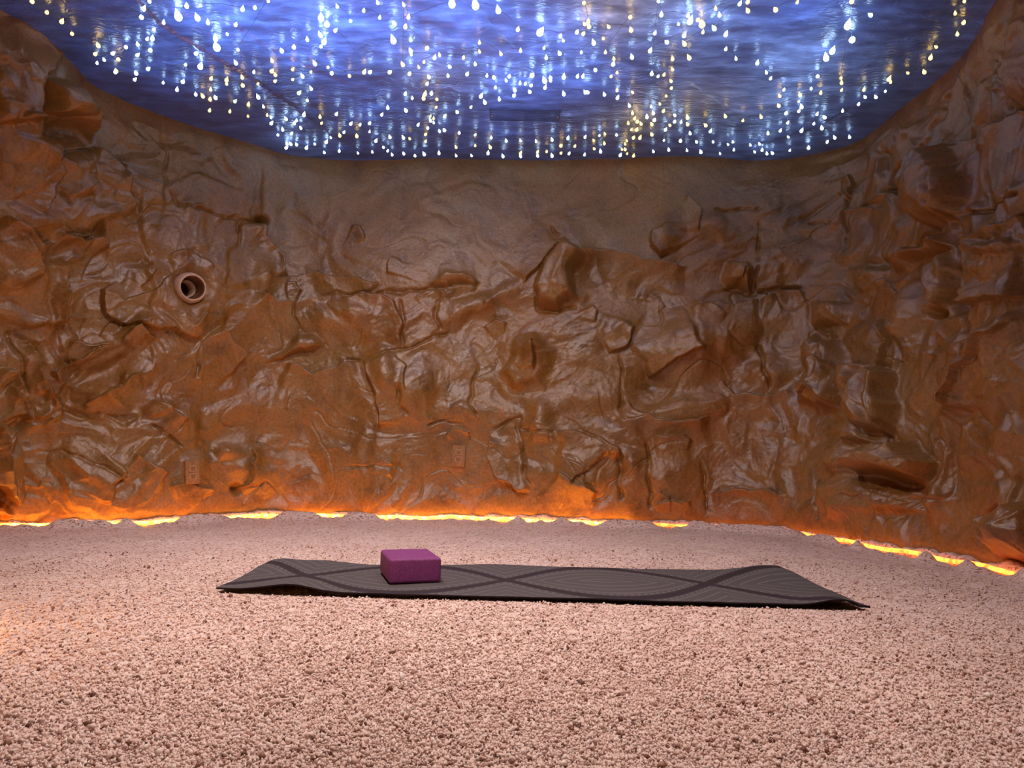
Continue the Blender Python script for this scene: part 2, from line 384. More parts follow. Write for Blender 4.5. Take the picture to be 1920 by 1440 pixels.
def relief(X, Y):
    H = np.zeros(X.shape)
    # wobble so that traced lines are not perfectly straight
    X = X + 7 * perlin(X / 34, Y / 34, 3) + 1.0 * perlin(X / 11, Y / 11, 4)
    Y = Y + 7 * perlin(X / 34, Y / 34, 13) + 1.0 * perlin(X / 11, Y / 11, 14)
    for kind, p, a, b in REL:
        if kind == 'B':
            x, y, rx, ry, rot = p
            m = (np.abs(X - x) < 3 * max(rx, ry)) & (np.abs(Y - y) < 3 * max(rx, ry))
            if not m.any(): continue
            c, s = math.cos(math.radians(rot)), math.sin(math.radians(rot))
            dx, dy = X[m] - x, Y[m] - y
            q = ((dx * c + dy * s) / rx) ** 2 + ((-dx * s + dy * c) / ry) ** 2
            H[m] += a * np.exp(-0.7 * q ** 1.15)
            continue
        pa = np.array(p, float)
        pad = {'C': 14, 'L': 3.2 * b, 'P': 3 * b}[kind]
        m = (X > pa[:, 0].min() - pad) & (X < pa[:, 0].max() + pad) & (Y > pa[:, 1].min() - pad) & (Y < pa[:, 1].max() + pad)
        if not m.any(): continue
        x, y = X[m], Y[m]
        if kind == 'P':
            D, _, _ = seg_dist(x, y, p + [p[0]])
            sd = np.where(inside(x, y, p), D, -D)
            span = max(np.ptp(pa[:, 0]), np.ptp(pa[:, 1]))
            dome = 0.62 + 0.38 * np.clip(sd / (0.35 * span), 0, 1)
            H[m] += 1.3 * a * sstep(-b * 0.5, b * 1.5, sd) * dome
        else:
            D, S, T = seg_dist(x, y, p)
            end = sstep(0, 0.12, T) * (1 - sstep(0.88, 1, T))
            if kind == 'C':
                wob = 0.65 + 0.5 * perlin(x / 17, y / 17, 8)
                H[m] -= 1.35 * b * wob * np.exp(-(D / (a * 1.15)) ** 2) * np.maximum(end, 0.0)
            else:
                sd = D * S
                pr = np.where(sd > 0, np.exp(-sd / b), 0) * sstep(-2.2, 2.2, sd)
                H[m] += a * pr * end
    return H

def build_walls():
    # visible sector (by angle about the room's middle), plus a margin on both sides
    p0 = math.atan2(1.2 - CEN[1], 2.05 - CEN[0]); p1 = math.atan2(2.2 - CEN[1], -2.9 - CEN[0]) + 0.28
    dense = np.linspace(p0, p1, 4000)
    bx, by = wall_xy(dense, np.full(4000, 1.1))
    s = np.concatenate([[0], np.cumsum(np.hypot(np.diff(bx), np.diff(by)))])
    NC, NR = 1560, 430
    ss = np.linspace(0, s[-1], NC)
    ph = np.interp(ss, s, dense)
    z = np.linspace(-0.06, ZC + 0.09, NR)
    PHG, ZG = np.meshgrid(ph, z); SG = np.broadcast_to(ss, PHG.shape)
    X, Y = wall_xy(PHG, ZG)
    PT = np.stack([X, Y, ZG], -1)
    du = np.gradient(PT, axis=1); dv = np.gradient(PT, axis=0)
    N = np.cross(du, dv); N /= np.linalg.norm(N, axis=-1, keepdims=True)
    if (N[NR // 2, NC // 2] @ np.array([0, -1, 0])) < 0: N = -N
    px, py, w = project(PT)
    u, v = SG, ZG
    side = sstep(480, 150, px) + sstep(1420, 1680, px)          # the flanks are more rugged than the middle
    side = np.clip(np.where(w < 0.3, 1, side), 0, 1)
    wx = u + 0.16 * fbm(u * 1.7, v * 1.7, 3, 21); wy = v + 0.16 * fbm(u * 1.7, v * 1.7, 3, 31)
    H = 0.07 * fbm(u * 0.8, v * 0.9, 2, 1)
    # slabs of rock with tilted faces
    d1, d2, ID, ox, oy = voronoi(wx * 2.3, wy * 2.0, 2)
    tx = (_g[ID] / 6.2832 - .5); ty = (_g[(ID * 3 + 11) & 511] / 6.2832 - .5); tz = (_g[(ID * 5 + 7) & 511] / 6.2832 - .5)
    edge = sstep(0.0, 0.16, d2 - d1)
    H += (0.012 + 0.034 * side) * ((tx * ox + ty * oy) * 1.5 + tz * 0.9) * edge
    d1, d2, ID, ox, oy = voronoi(wx * 5.5 + 9, wy * 4.6, 5)
    tx = (_g[ID] / 6.2832 - .5); ty = (_g[(ID * 3 + 11) & 511] / 6.2832 - .5)
    H += (0.004 + 0.012 * side) * (tx * ox + ty * oy) * 1.6 * sstep(0.0, 0.2, d2 - d1)
    # soft puckers and folds
    fold = np.abs(perlin(wx * 3.1, wy * 3.4, 41)); H += (0.014 + 0.016 * side) * (sstep(0, .45, fold) - .5)
    rid = 1 - np.abs(perlin(wx * 6.5 + 3, wy * 7.5, 43)); H += (0.0025 + 0.006 * side) * rid ** 6
    H += 0.0035 * fbm(wx * 7, wy * 8, 4, 47, 0.55)
    H += 0.0012 * fbm(u * 38, v * 38, 2, 53)
    crk = np.abs(perlin(wx * 2.2 + 40, wy * 2.2, 61)); H -= 0.010 * np.exp(-(crk / 0.012) ** 2) * sstep(-.1, .3, perlin(u * 1.1, v * 1.1, 63))
    calm = sstep(430, 620, px) * (1 - sstep(1300, 1450, px)) * (1 - sstep(420, 560, py))   # smoother plaster high on the back wall
    H *= 1 - 0.5 * calm
    fx = sstep(-200, -60, px) * (1 - sstep(1980, 2120, px)) * (w > .3)
    H += 1.45 * relief(px, py) * fx
    # quieter at the rim under the ceiling; flat pads where the outlets sit; foot of the wall tucked in
    rim = 1 - 0.75 * sstep(ZC - 0.22, ZC - 0.02, ZG)
    H *= rim
    for (qx, qy, rx, ry) in ((361, 883, 30, 34), (861, 852, 30, 32)):
        k = np.exp(-(((px - qx) / rx) ** 4 + ((py - qy) / ry) ** 4))
        H = H * (1 - k) + 0.0 * k
    k = np.exp(-(((px - 356) ** 2 + (py - 540) ** 2) / 34 ** 2) ** 2); H = H * (1 - 0.9 * k)
    H = H - 0.20 * (1 - sstep(16, 20, np.hypot(px - 356, py - 540)))          # the hole the pipe sits in
    foot = sstep(0.20, 0.04, ZG); H = H * (1 - 0.6 * foot) + 0.012 * foot
    V = PT + N * H[..., None]
    du = np.gradient(V, axis=1); dv = np.gradient(V, axis=0)
    NN = np.cross(du, dv); NN /= np.linalg.norm(NN, axis=-1, keepdims=True) + 1e-9
    if (np.sum(NN * N, -1).mean()) < 0: NN = -NN
    rock = mat_rock()
    # three sections that share their seams
    cr = int(np.argmin(np.abs(px[NR // 2] - 1500) + (w[NR // 2] < .3) * 1e5)); cl = int(np.argmin(np.abs(px[NR // 2] - 430) + (w[NR // 2] < .3) * 1e5))
    for name, a, b, lab in (('wall_right', 0, cr, 'dark brown rugged cave wall with jutting boulders, right of the mat'),
                            ('wall_back', cr, cl, 'brown sculpted rock cave wall behind the yoga mat'),
                            ('wall_left', cl, NC - 1, 'orange brown rugged cave wall with the round pipe, left side')):
        sub = V[:, a:b + 1]; nc = sub.shape[1]
        F = grid_faces(NR, nc)
        t = F[NR // 2 * (nc - 1) + nc // 2]
        fl = sub.reshape(-1, 3)
        fn = np.cross(fl[t[1]] - fl[t[0]], fl[t[2]] - fl[t[0]])
        if fn @ N[NR // 2, (a + b) // 2] < 0: F = F[:, ::-1]
        me = np_mesh(name, fl, F)
        me.normals_split_custom_set_from_vertices(NN[:, a:b + 1].reshape(-1, 3).astype(np.float32))
        tag(link(name, me, rock), lab, 'wall', kind='structure')
    # the part behind the camera, coarser
    ph2 = np.linspace(p1, p0 + 2 * np.pi, 260); z2 = np.linspace(-0.06, ZC + 0.09, 70)
    A, Z = np.meshgrid(ph2, z2)
    X2, Y2 = wall_xy(A, Z)
    h2 = 0.10 * fbm(A * 4, Z * 1.6, 4, 71) * np.sin(np.pi * np.clip((A - p1) / (p0 + 2 * np.pi - p1), 0, 1)) ** .3
    X2 = X2 + (CEN[0] - X2) * h2 / 2.5; Y2 = Y2 + (CEN[1] - Y2) * h2 / 2.5
    V2 = np.stack([X2, Y2, Z], -1); V2[:, 0] = np.stack([np.interp(z2, z, V[:, -1, i]) for i in range(3)], -1); V2[:, -1] = np.stack([np.interp(z2, z, V[:, 0, i]) for i in range(3)], -1)
    tag(link('wall_front', np_mesh('wall_front', V2.reshape(-1, 3), grid_faces(70, 260)[:, ::-1]), rock), 'brown sculpted rock cave wall behind the viewer', 'wall', kind='structure')
    return V, N, px, py

WV, WN, WPX, WPY = build_walls()
def on_wall(x, y):
    """point and undisturbed normal of the built wall seen at a pixel"""
    pX, pY, w = project(WV.reshape(-1, 3))
    d = (pX - x) ** 2 + (pY - y) ** 2 + np.where(w < .3, 1e9, 0)
    near = np.argsort(d)[:12]
    i = near[np.argmin(w[near])]
    n = WN.reshape(-1, 3)[i]
    return WV.reshape(-1, 3)[i], n

# ------------------------------------------------------------------ floor of salt
OPEN = [(-60, 95), (205, 225), (245, 330), (425, 520), (596, 650), (705, 965), (980, 1040), (1068, 1135), (1225, 1290), (1500, 1532), (1568, 1604), (1612, 1725), (1752, 1805), (1825, 1905)]
ROPE_E = 0.085
mat_c = [at_z(405, 1108, .012)[:2], at_z(1632, 1143, .012)[:2], at_z(1458, 1063, .03)[:2], at_z(512, 1051, .03)[:2]]
def floor_h(X, Y):
    """salt height (without the trough at the wall)"""
    h = 0.010 * fbm(X * 1.3, Y * 1.3, 3, 81) + 0.006 * fbm(X * 6, Y * 6, 3, 83)
    c = np.mean(mat_c, axis=0)
    k = np.exp(-(((X - c[0]) / 1.02) ** 6 + ((Y - c[1]) / 0.42) ** 6))
    return h * (1 - 0.85 * k)
def floor_edge(ph, e, px):
    """height added near the wall: e = distance from the wall's foot"""
    op = np.zeros(px.shape)
    for a, b in OPEN: op = np.maximum(op, sstep(a - 14, a + 16, px) * (1 - sstep(b - 16, b + 14, px)))
    n = fbm(ph * 30, 0 * ph, 3, 85); n2 = fbm(ph * 9, 0 * ph + 3, 3, 87)
    mound = (0.042 + 0.012 * n) * (1 - op) + op * (0.010 + 0.018 * n)
    bank = 0.030 + 0.016 * n2 + 0.012 * n
    h = mound * np.exp(-((e - 0.16) / 0.045) ** 2)
    h = h + bank * (1 - sstep(0.028 + 0.010 * n2, 0.062, e))
    h = h - 0.012 * np.exp(-((e - ROPE_E) / 0.028) ** 2)
    return h
def build_floor():
    salt = mat_salt('pink_salt')
    th = np.linspace(math.radians(142), math.radians(38), 900)      # fan of directions from the camera foot
    # radius of the wall's foot in each direction
    ww = np.stack([CEN[0] + RB * np.cos(PH), CEN[1] + RB * np.sin(PH)], -1)
    ta = np.arctan2(ww[:, 1], ww[:, 0]); tr = np.hypot(ww[:, 0], ww[:, 1]); o = np.argsort(ta)
    rw = np.interp(th, ta[o], tr[o])
    rows = [0.45]
    while rows[-1] < 6.2: rows.append(rows[-1] + min(0.022, max(0.0035, rows[-1] ** 2 / 330)))
    rows = np.array(rows)
    T = np.linspace(0, 1, 470)
    rr = np.empty((520, 900))
    for j in range(900):
        n1 = rows[rows < rw[j] - 0.34]
        q = np.interp(T, np.linspace(0, 1, len(n1)), n1)
        rr[:470, j] = q
        rr[470:, j] = np.linspace(q[-1], rw[j] + 0.10, 51)[1:]
    X = rr * np.cos(th); Y = rr * np.sin(th)
    ph = np.arctan2(Y - CEN[1], X - CEN[0]); e = rb(ph) - np.hypot(X - CEN[0], Y - CEN[1])
    px, py, w = project(np.stack([X, Y, 0 * X + .03], -1))
    edge = floor_edge(ph, e, px)
    fade = sstep(0.5, 0.3, e)
    h = floor_h(X, Y) + edge * fade
    g = fbm(X * 60, Y * 60, 2, 91); g2 = perlin(X * 150, Y * 150, 93)
    h = h + 0.0025 * g + 0.0020 * g2 * sstep(3.2, 1.5, rr)
    V = np.stack([X, Y, h], -1)
    F = grid_faces(520, 900)
    fl = V.reshape(-1, 3)
    t = F[1000]
    if np.cross(fl[t[1]] - fl[t[0]], fl[t[2]] - fl[t[0]])[2] < 0: F = F[:, ::-1]
    tag(link('floor', np_mesh('floor', fl, F), salt), 'pink crushed salt floor around the yoga mat', 'floor', kind='structure')
    # the rest of the salt bed, around and behind the camera, as one coarser sheet slightly lower
    a = np.linspace(0, 2 * np.pi, 160, endpoint=False); f = np.linspace(0, 1.04, 60)
    R = f[:, None] * rb(a)[None]
    X = CEN[0] + R * np.cos(a); Y = CEN[1] + R * np.sin(a)
    hz = floor_h(X, Y) - 0.03
    tag(link('floor', np_mesh('floor_rest', np.stack([X, Y, hz], -1).reshape(-1, 3), grid_faces(60, 160, True)), salt), 'pink salt bed under and behind the viewer', 'floor', kind='structure')
build_floor()

# ------------------------------------------------------------------ light rope buried in the salt along the foot of the wall
def rope_path(x0, x1, n, z=0.012):
    pts = [at_z(x, np.interp(x, [p[0] for p in base_px], [p[1] for p in base_px]), ZB) for x in (x0, x1)]
    a = [math.atan2(p[1] - CEN[1], p[0] - CEN[0]) for p in pts]
    if a[0] < -1.6: a[0] += 2 * math.pi
    ph = np.linspace(a[0], a[1], n)
    r = rb(ph) - ROPE_E
    return np.stack([CEN[0] + r * np.cos(ph), CEN[1] + r * np.sin(ph), z + 0.004 * np.sin(ph * 40)], -1)
def mat_rope(name, c0, c1, s):
    m, nt, b = new_mat(name)
    wv = node(nt, 'ShaderNodeTexNoise'); wv.inputs['Scale'].default_value = 38.0; wv.inputs['Detail'].default_value = 0
    nt.links.new(obj_coord(nt), wv.inputs['Vector'])
    c = ramp(nt, wv.outputs['Fac'], [(0.35, c0), (0.65, c1)]).outputs[0]
    st = ramp(nt, wv.outputs['Fac'], [(0.3, (0.45,) * 3), (0.65, (1,) * 3)]).outputs[0]
    nt.links.new(c, b.inputs['Emission Color']); b.inputs['Base Color'].default_value = (0.8, 0.5, 0.2, 1)
    nt.links.new(math_n(nt, 'MULTIPLY', st, s), b.inputs['Emission Strength'])
    return m
def rope(x0, x1, n, mat, label, ext=None):
    p = rope_path(x0, x1, n)
    t = empty('led_rope_light', p[len(p) // 2])
    t['label'] = label; t['category'] = 'light'; t['group'] = 'glowing light ropes at the foot of the wall'
    o = link('rope', tube('rope', p - p[len(p) // 2], 0.0095, 8), mat, t)
    cap = np.array([p[0], p[0] + (p[0] - p[1]) / np.linalg.norm(p[0] - p[1]) * .03]) - p[len(p) // 2]
    mc, _, bb = new_mat('rope_cap'); bb.inputs['Base Color'].default_value = (.8, .75, .7, 1)
    link('end_cap', tube('end_cap', cap, 0.012, 8), mc, t)
m_rl = mat_rope('amber_rope', (1.0, 0.25, 0.012), (1.0, 0.38, 0.035), ROPE_L)
m_rr = mat_rope('dim_amber_rope', (1.0, 0.18, 0.015), (1.0, 0.28, 0.03), ROPE_R)
rope(-500, 1195, 500, m_rl, 'bright yellow amber light rope glowing at foot of the left and back wall')
rope(1205, 2350, 300, m_rr, 'dimmer orange light rope glowing in the salt at foot of the right wall')

# ------------------------------------------------------------------ ceiling: slab, sheer drape, lamps above it
def build_ceiling():
    m, nt, b = new_mat('dark_slab'); b.inputs['Base Color'].default_value = (.02, .02, .03, 1)
    a = np.linspace(0, 2 * np.pi, 96, endpoint=False)
    V = []
    for z in (2.95, 3.0):
        V += [(CEN[0] + (rt(q) + .4) * math.cos(q), CEN[1] + (rt(q) + .4) * math.sin(q), z) for q in a]
    bm = bmesh.new(); vs = [bm.verts.new(v) for v in V]
    bm.faces.new(vs[:96][::-1]); bm.faces.new(vs[96:])
    for i in range(96): bm.faces.new((vs[i], vs[(i + 1) % 96], vs[96 + (i + 1) % 96], vs[96 + i]))
    tag(link('ceiling', bm_mesh('ceiling', bm), m), 'dark ceiling slab above the sheer drape', 'ceiling', kind='structure')
    # drape
    NR, NC = 330, 900
    f = np.linspace(0.004, 1, NR) ** 0.8
    ph = np.linspace(-np.pi, np.pi, NC, endpoint=False)
    R = f[:, None] * (rt(ph) + 0.22)[None]
    X = CEN[0] + R * np.cos(ph); Y = CEN[1] + R * np.sin(ph)
    Z = ZC + 0.010 * fbm(X * 1.4, Y * 1.4, 2, 101) * sstep(1.0, 0.8, f)[:, None] + 0.003 * fbm(X * 5, Y * 9, 3, 103)
    px, py, w = project(np.stack([X, Y, 0 * X + ZC], -1))
    for pts, amp, wd in (([(230, -30), (300, 40), (400, 102), (480, 150), (560, 205), (640, 260), (720, 292)], -.008, 60), ([(290, 0), (350, 25), (440, 44), (520, 100), (700, 175)], -.006, 45),
                         ([(1430, -20), (1500, 40), (1580, 72), (1650, 110), (1720, 150)], .005, 40), ([(1280, 150), (1360, 200), (1440, 235)], .006, 60), ([(1360, 275), (1450, 262), (1520, 240), (1600, 200)], -.007, 28),
                         ([(640, 140), (730, 138), (860, 134)], .010, 25), ([(700, 172), (860, 165)], .014, 30), ([(780, 275), (850, 284), (960, 262)], .014, 20), ([(900, 20), (930, 60), (970, 95)], .008, 40), ([(1100, 110), (1250, 70), (1400, 10)], .012, 30)):
        D, S, T = seg_dist(px, py, pts)
        sd = D * S; end = sstep(0, .1, T) * (1 - sstep(.9, 1, T))
        Z = Z + np.where(w > .3, amp * np.where(sd > 0, np.exp(-np.abs(sd) / wd), 0) * sstep(-2, 2, sd) * end, 0)
    m, nt, b = new_mat('sheer_navy_satin')
    co = obj_coord(nt)
    mp = node(nt, 'ShaderNodeMapping'); mp.inputs['Scale'].default_value = (1, 2.6, 1); nt.links.new(co, mp.inputs[0])
    dist = noise_n(nt, mp.outputs[0], 9, 5, 0.6)
    wv = node(nt, 'ShaderNodeTexWave', wave_type='BANDS', bands_direction='Y'); wv.inputs['Scale'].default_value = 9; wv.inputs['Distortion'].default_value = 14; wv.inputs['Detail'].default_value = 3; wv.inputs['Detail Scale'].default_value = 1.6
    nt.links.new(co, wv.inputs['Vector'])
    n1 = bump_n(nt, None, dist, 0.35, 0.012)
    n2 = bump_n(nt, None, wv.outputs['Fac'], 0.22, 0.006, n1)
    gl = node(nt, 'ShaderNodeBsdfAnisotropic'); gl.inputs['Color'].default_value = (0.75, 0.78, 0.92, 1); gl.inputs['Roughness'].default_value = 0.30
    df = node(nt, 'ShaderNodeBsdfDiffuse'); df.inputs['Color'].default_value = (0.05, 0.075, 0.22, 1)
    tl = node(nt, 'ShaderNodeBsdfTranslucent')
    tc = ramp(nt, noise_n(nt, mp.outputs[0], 5, 4, 0.6), [(0.32, (0.06, 0.065, 0.10)), (0.5, (0.14, 0.155, 0.22)), (0.68, (0.28, 0.31, 0.42))]).outputs[0]
    nt.links.new(tc, tl.inputs['Color'])
    for s_ in (gl, df, tl): nt.links.new(n2, s_.inputs['Normal'])
    ad = node(nt, 'ShaderNodeAddShader'); nt.links.new(df.outputs[0], ad.inputs[0]); nt.links.new(tl.outputs[0], ad.inputs[1])
    mx = node(nt, 'ShaderNodeMixShader'); mx.inputs[0].default_value = 0.26
    nt.links.new(ad.outputs[0], mx.inputs[1]); nt.links.new(gl.outputs[0], mx.inputs[2])
    nt.links.new(mx.outputs[0], nt.nodes['Material Output'].inputs['Surface'])
    V = np.stack([X, Y, Z], -1)
    F = grid_faces(NR, NC, True)[:, ::-1]
    tag(link('ceiling_drape', np_mesh('ceiling_drape', V.reshape(-1, 3), F), m), 'dark blue sheer satin drape stretched across the ceiling', 'drape')
build_ceiling()
def plenum_lamp(px, py, col, watts, rad=0.10, h=0.22):
    ld = bpy.data.lights.new('backlight', 'POINT'); ld.color = col; ld.energy = watts * PLENUM; ld.shadow_soft_size = rad
    o = bpy.data.objects.new('backlight', ld); COL.objects.link(o)
    p = at_z(px, py, ZC); o.location = (p[0], p[1], ZC + h)
BL = (0.16, 0.32, 1.0); CW = (0.35, 0.55, 1.0); WM = (1.0, 0.72, 0.35)
for a in ((420, 30, BL, 11), (640, 30, BL, 13), (880, 10, BL, 10), (560, 90, BL, 6), (980, 150, BL, 6), (1040, 60, BL, 6), (800, 100, BL, 5), (300, 110, BL, 2.2), (1500, 110, CW, 5), (1450, 180, CW, 3), (1300, 40, CW, 5), (1500, 10, BL, 5),
          (1150, 20, WM, 3), (820, 130, WM, 1.6), (1190, 220, WM, 1.4), (1330, 190, WM, 1.0), (560, 260, CW, 1.0), (1420, 262, CW, 1.4), (930, 235, BL, 1.5), (700, 200, BL, 2.0), (1110, 150, BL, 2.5)):
    plenum_lamp(*a)

# ------------------------------------------------------------------ fairy lights
COOL = [(182,118),(195,112),(212,100),(236,88),(258,83),(258,103),(255,137),(278,129),(280,2),(270,16),(265,32),(289,55),(276,73),(286,72),(282,94),(307,42),(350,11),(376,10),(334,30),(370,33),(390,42),(368,100),(348,121),(376,124),(253,149),(306,155),(216,135),
 (455,17),(478,14),(503,2),(632,12),(602,33),(613,45),(629,57),(657,39),(682,20),(600,65),(608,78),(602,87),(576,74),(551,88),(528,95),(442,46),(426,64),(404,72),(406,88),(446,93),(442,118),(510,114),(476,135),(567,143),(590,119),(622,137),(694,135),
 (708,5),(712,33),(739,44),(737,75),(770,75),(770,95),(771,102),(815,108),(731,135),(768,138),(804,144),(840,142),(843,125),(847,6),(891,9),(934,19),(971,55),(1013,60),(1051,67),(1082,60),(1020,90),(1024,108),(1049,100),(1090,98),(891,120),(876,139),(913,142),(926,145),(955,143),(998,141),(1032,146),(1057,144),(1083,143),(1093,143),
 (1113,80),(1150,120),(1185,107),(1116,131),(1219,95),(1228,62),(1235,2),(1240,27),(1250,79),(1272,45),(1290,29),(1294,39),(1283,66),(1222,138),(1234,143),(1339,53),(1349,28),(1387,7),(1361,64),(1361,92),(1380,110),(1420,118),(1437,136),(1445,147),
 (1590,47),(1632,28),(1598,74),(1561,95),(1549,108),(1533,143),
 (332,168),(343,153),(367,177),(404,183),(441,190),(561,174),(583,166),(576,188),(570,215),(484,182),(494,200),(508,220),(509,231),(536,223),(556,226),(552,231),(530,243),(547,250),(521,253),(564,240),(631,214),(658,232),(675,234),(693,231),(693,247),(620,258),(645,248),(538,270),(545,270),(556,271),(537,277),(575,277),(590,270),(612,266),(608,286),(636,283),(671,287),(698,285),
 (727,202),(716,215),(760,176),(773,184),(761,207),(801,157),(809,175),(807,226),(813,230),(834,218),(802,240),(784,234),(824,246),(833,244),(861,249),(857,210),(883,201),(909,192),(902,180),(936,186),(929,164),(949,151),(975,156),(985,157),(996,160),(965,169),(993,172),(964,179),(1022,164),(1021,151),(1032,151),(1057,176),(1097,173),(756,258),(731,257),(705,264),(719,276),(727,283),(735,290),(757,288),(778,292),(795,289),(823,287),(855,292),(884,292),(891,253),(921,258),(915,287),(943,293),(949,264),(976,264),(976,293),(1005,265),(1008,292),(1035,262),(1035,292),(1065,259),(1067,288),(1097,257),(1096,290),
 (1102,173),(1133,177),(1158,183),(1180,198),(1221,200),(1225,212),(1227,225),(1213,219),(1124,254),(1156,253),(1126,284),(1163,291),(1248,243),(1265,228),(1277,229),(1265,216),(1332,246),(1294,250),(1245,263),(1276,264),(1306,266),(1337,266),(1225,284),(1254,281),(1288,282),(1314,285),(1350,288),(1365,271),(1374,266),(1376,281),(1407,272),(1424,270),(1429,281),(1415,285),(1438,288),(1448,287),(1440,250),(1463,245),(1477,230),(1478,257),(1481,282),
 (1474,212),(1470,168),(1503,200),(1498,208),(1521,166),(1532,214),(1546,220),(1526,232),(1541,240),(1503,245),(1516,277),(1551,266),(1565,258),(1593,257),(1580,208),(1610,195),(1622,182),(1642,182),(1660,171)]
WARM = [(60,2),(88,23),(116,40),(135,63),(184,85),(179,101),(222,111),(218,133),
 (510,133),(516,140),(549,130),(549,149),(583,135),(615,126),(655,142),(683,135),(396,147),(454,145),(425,150),(757,9),(766,32),(760,50),(801,90),(824,103),(755,121),(795,116),(785,126),(1056,76),(1094,63),(1096,45),(1095,5),(976,95),(939,101),(899,97),(899,80),(869,108),
 (1104,49),(1103,40),(1131,72),(1141,50),(1135,98),(1151,110),(1183,56),(1182,32),(1157,136),(1146,143),(1283,82),(1292,108),(1261,110),(1261,130),(1245,140),(1309,37),(1316,45),(1318,60),(1342,16),(1402,3),(1402,20),(1454,18),(1495,4),
 (1597,2),(1808,2),(1791,25),(1807,42),(1795,64),(1755,88),(1745,108),(1733,135),(1702,137),(1667,148),(1577,146),
 (380,180),(395,168),(393,207),(394,186),(425,157),(431,209),(455,160),(465,218),(466,196),(484,157),(516,152),(501,216),(600,219),(603,231),(637,254),(669,255),
 (797,176),(794,184),(819,186),(818,201),(807,218),(813,222),(768,260),(798,265),(798,252),(855,276),(891,273),(919,276),(976,287),(1008,285),(1025,284),(1052,273),(1052,287),(1078,274),
 (1157,169),(1186,173),(1237,195),(1249,180),(1259,165),(1258,152),(1244,208),(1186,212),(1190,222),(1178,231),(1195,228),(1202,232),(1184,243),(1194,243),(1188,258),(1200,258),(1172,270),(1175,264),(1166,280),(1172,280),(1176,288),(1134,251),(1133,269),(1113,263),(1114,279),(1188,292),(1222,252),(1222,233),(1256,235),(1289,233),(1289,220),(1323,235),(1360,218),(1393,226),(1427,219),
 (1460,198),(1462,180),(1500,178),(1498,190),(1539,174),(1578,169),(1578,155),(1620,168),(1670,154)]
BIG = {(1013,60),(934,19),(891,9),(847,6),(370,33),(442,46),(426,64),(404,72),(478,14),(602,33),(739,44),(1590,47),(1632,28),(1598,74),(1561,95),(1420,118),(998,141),(1339,53),(1290,29),(608,78),(368,100)}
def bulb_mesh():
    prof = [(0.0002, 0.013), (0.0020, 0.009), (0.0044, 0.005), (0.0066, 0.000), (0.0066, -0.004), (0.0042, -0.0075), (0.0003, -0.009)]
    return lathe('bulb', prof, 7)
BM_C, BM_W = bulb_mesh(), bulb_mesh()
BM_C.materials.append(emit_mat('cool_bulb', (0.55, 0.80, 1.0), BULB_C)); BM_W.materials.append(emit_mat('warm_bulb', (1.0, 0.66, 0.14), BULB_W))
m_wire, _, bw_ = new_mat('clear_wire'); bw_.inputs['Base Color'].default_value = (.16, .17, .22, 1); bw_.inputs['Roughness'].default_value = .3
def chain(pts):
    pts = [np.array(p) for p in pts]
    pts.sort(key=lambda p: p[0])
    out = [pts.pop(0)]
    while pts:
        k = min(range(len(pts)), key=lambda i: np.linalg.norm(pts[i][:2] - out[-1][:2]))
        out.append(pts.pop(k))
    return out
def light_string(pxs, mesh, label, group, world=None):
    P3 = [at_z(x, y, ZC - 0.030 - 0.006 * ((x * 7 + y * 3) % 5) / 5) for x, y in pxs] if world is None else world
    big = {tuple(np.round(at_z(x, y, ZC)[:2], 1)) for x, y in BIG}
    P3 = chain(P3)
    root = empty('fairy_light_string', (P3[0][0], P3[0][1], ZC - .03))
    o0 = np.array(root.location)
    tag(root, label, 'string lights', group)
    path = []
    for a, b in zip(P3[:-1], P3[1:]):
        d = np.linalg.norm(b - a); n = max(2, int(d / .06))
        for t in np.linspace(0, 1, n, endpoint=False):
            q = a + (b - a) * t; q = q.copy(); q[2] = ZC - 0.012 + (0.0) - 0.02 * (abs(t - .5) * 2) ** 6 * 0.6 - min(.01, .02 * d) * math.sin(math.pi * t)
            path.append(q)
    path.append(P3[-1] + np.array([0, 0, .018]))
    link('wire', tube('wire', np.array(path) - o0, 0.0010, 4), m_wire, root)
    for p in P3:
        b = bpy.data.objects.new('bulb', mesh); COL.objects.link(b); b.parent = root
        b.location = p - o0
        k = (1.7 if tuple(np.round(p[:2], 1)) in big else 1.0) * (0.8 + 0.5 * ((p[0] * 917.3 + p[1] * 331.7) % 1.0)) * 1.15
        b.scale = (k, k, k)
        b.rotation_euler = (0.5 * math.sin(p[0] * 60), 0.5 * math.cos(p[1] * 50), 0)
GR = 'fairy light strings on the ceiling drape'
bands_c = [(0, 330, 0, 400, 'cool white fairy light string nearest the left rim of the ceiling'), (330, 520, 0, 160, 'cool white fairy light string across the bright blue drape, upper left'),
           (330, 640, 160, 400, 'cool white fairy light string hanging at the rim above the round pipe, left of centre'), (520, 720, 0, 160, 'cool white fairy light string on the blue drape straight above the purple block'),
           (640, 850, 160, 400, 'cool white fairy light string at the rear rim above the purple block'), (720, 1000, 0, 160, 'cool white fairy light string with large bulbs at top centre of the ceiling'),
           (850, 1100, 160, 400, 'cool white fairy light string around the ceiling vent'), (1000, 1300, 0, 160, 'cool white fairy light string amid warm bulbs, top right of centre'),
           (1100, 1300, 160, 400, 'cool white fairy light string beside the dense yellow cluster at the rear rim'), (1300, 1900, 0, 160, 'cool white fairy light string with few large bulbs on the dark right drape'),
           (1300, 1460, 160, 400, 'cool bluish fairy light string along the rear rim, right of the yellow cluster'), (1460, 1900, 160, 400, 'cool bluish fairy light string crowding the right rear corner of the rim')]
for x0, x1, y0, y1, lab in bands_c:
    s = [p for p in COOL if x0 <= p[0] < x1 and y0 <= p[1] < y1]
    if len(s) > 1: light_string(s, BM_C, lab, GR)
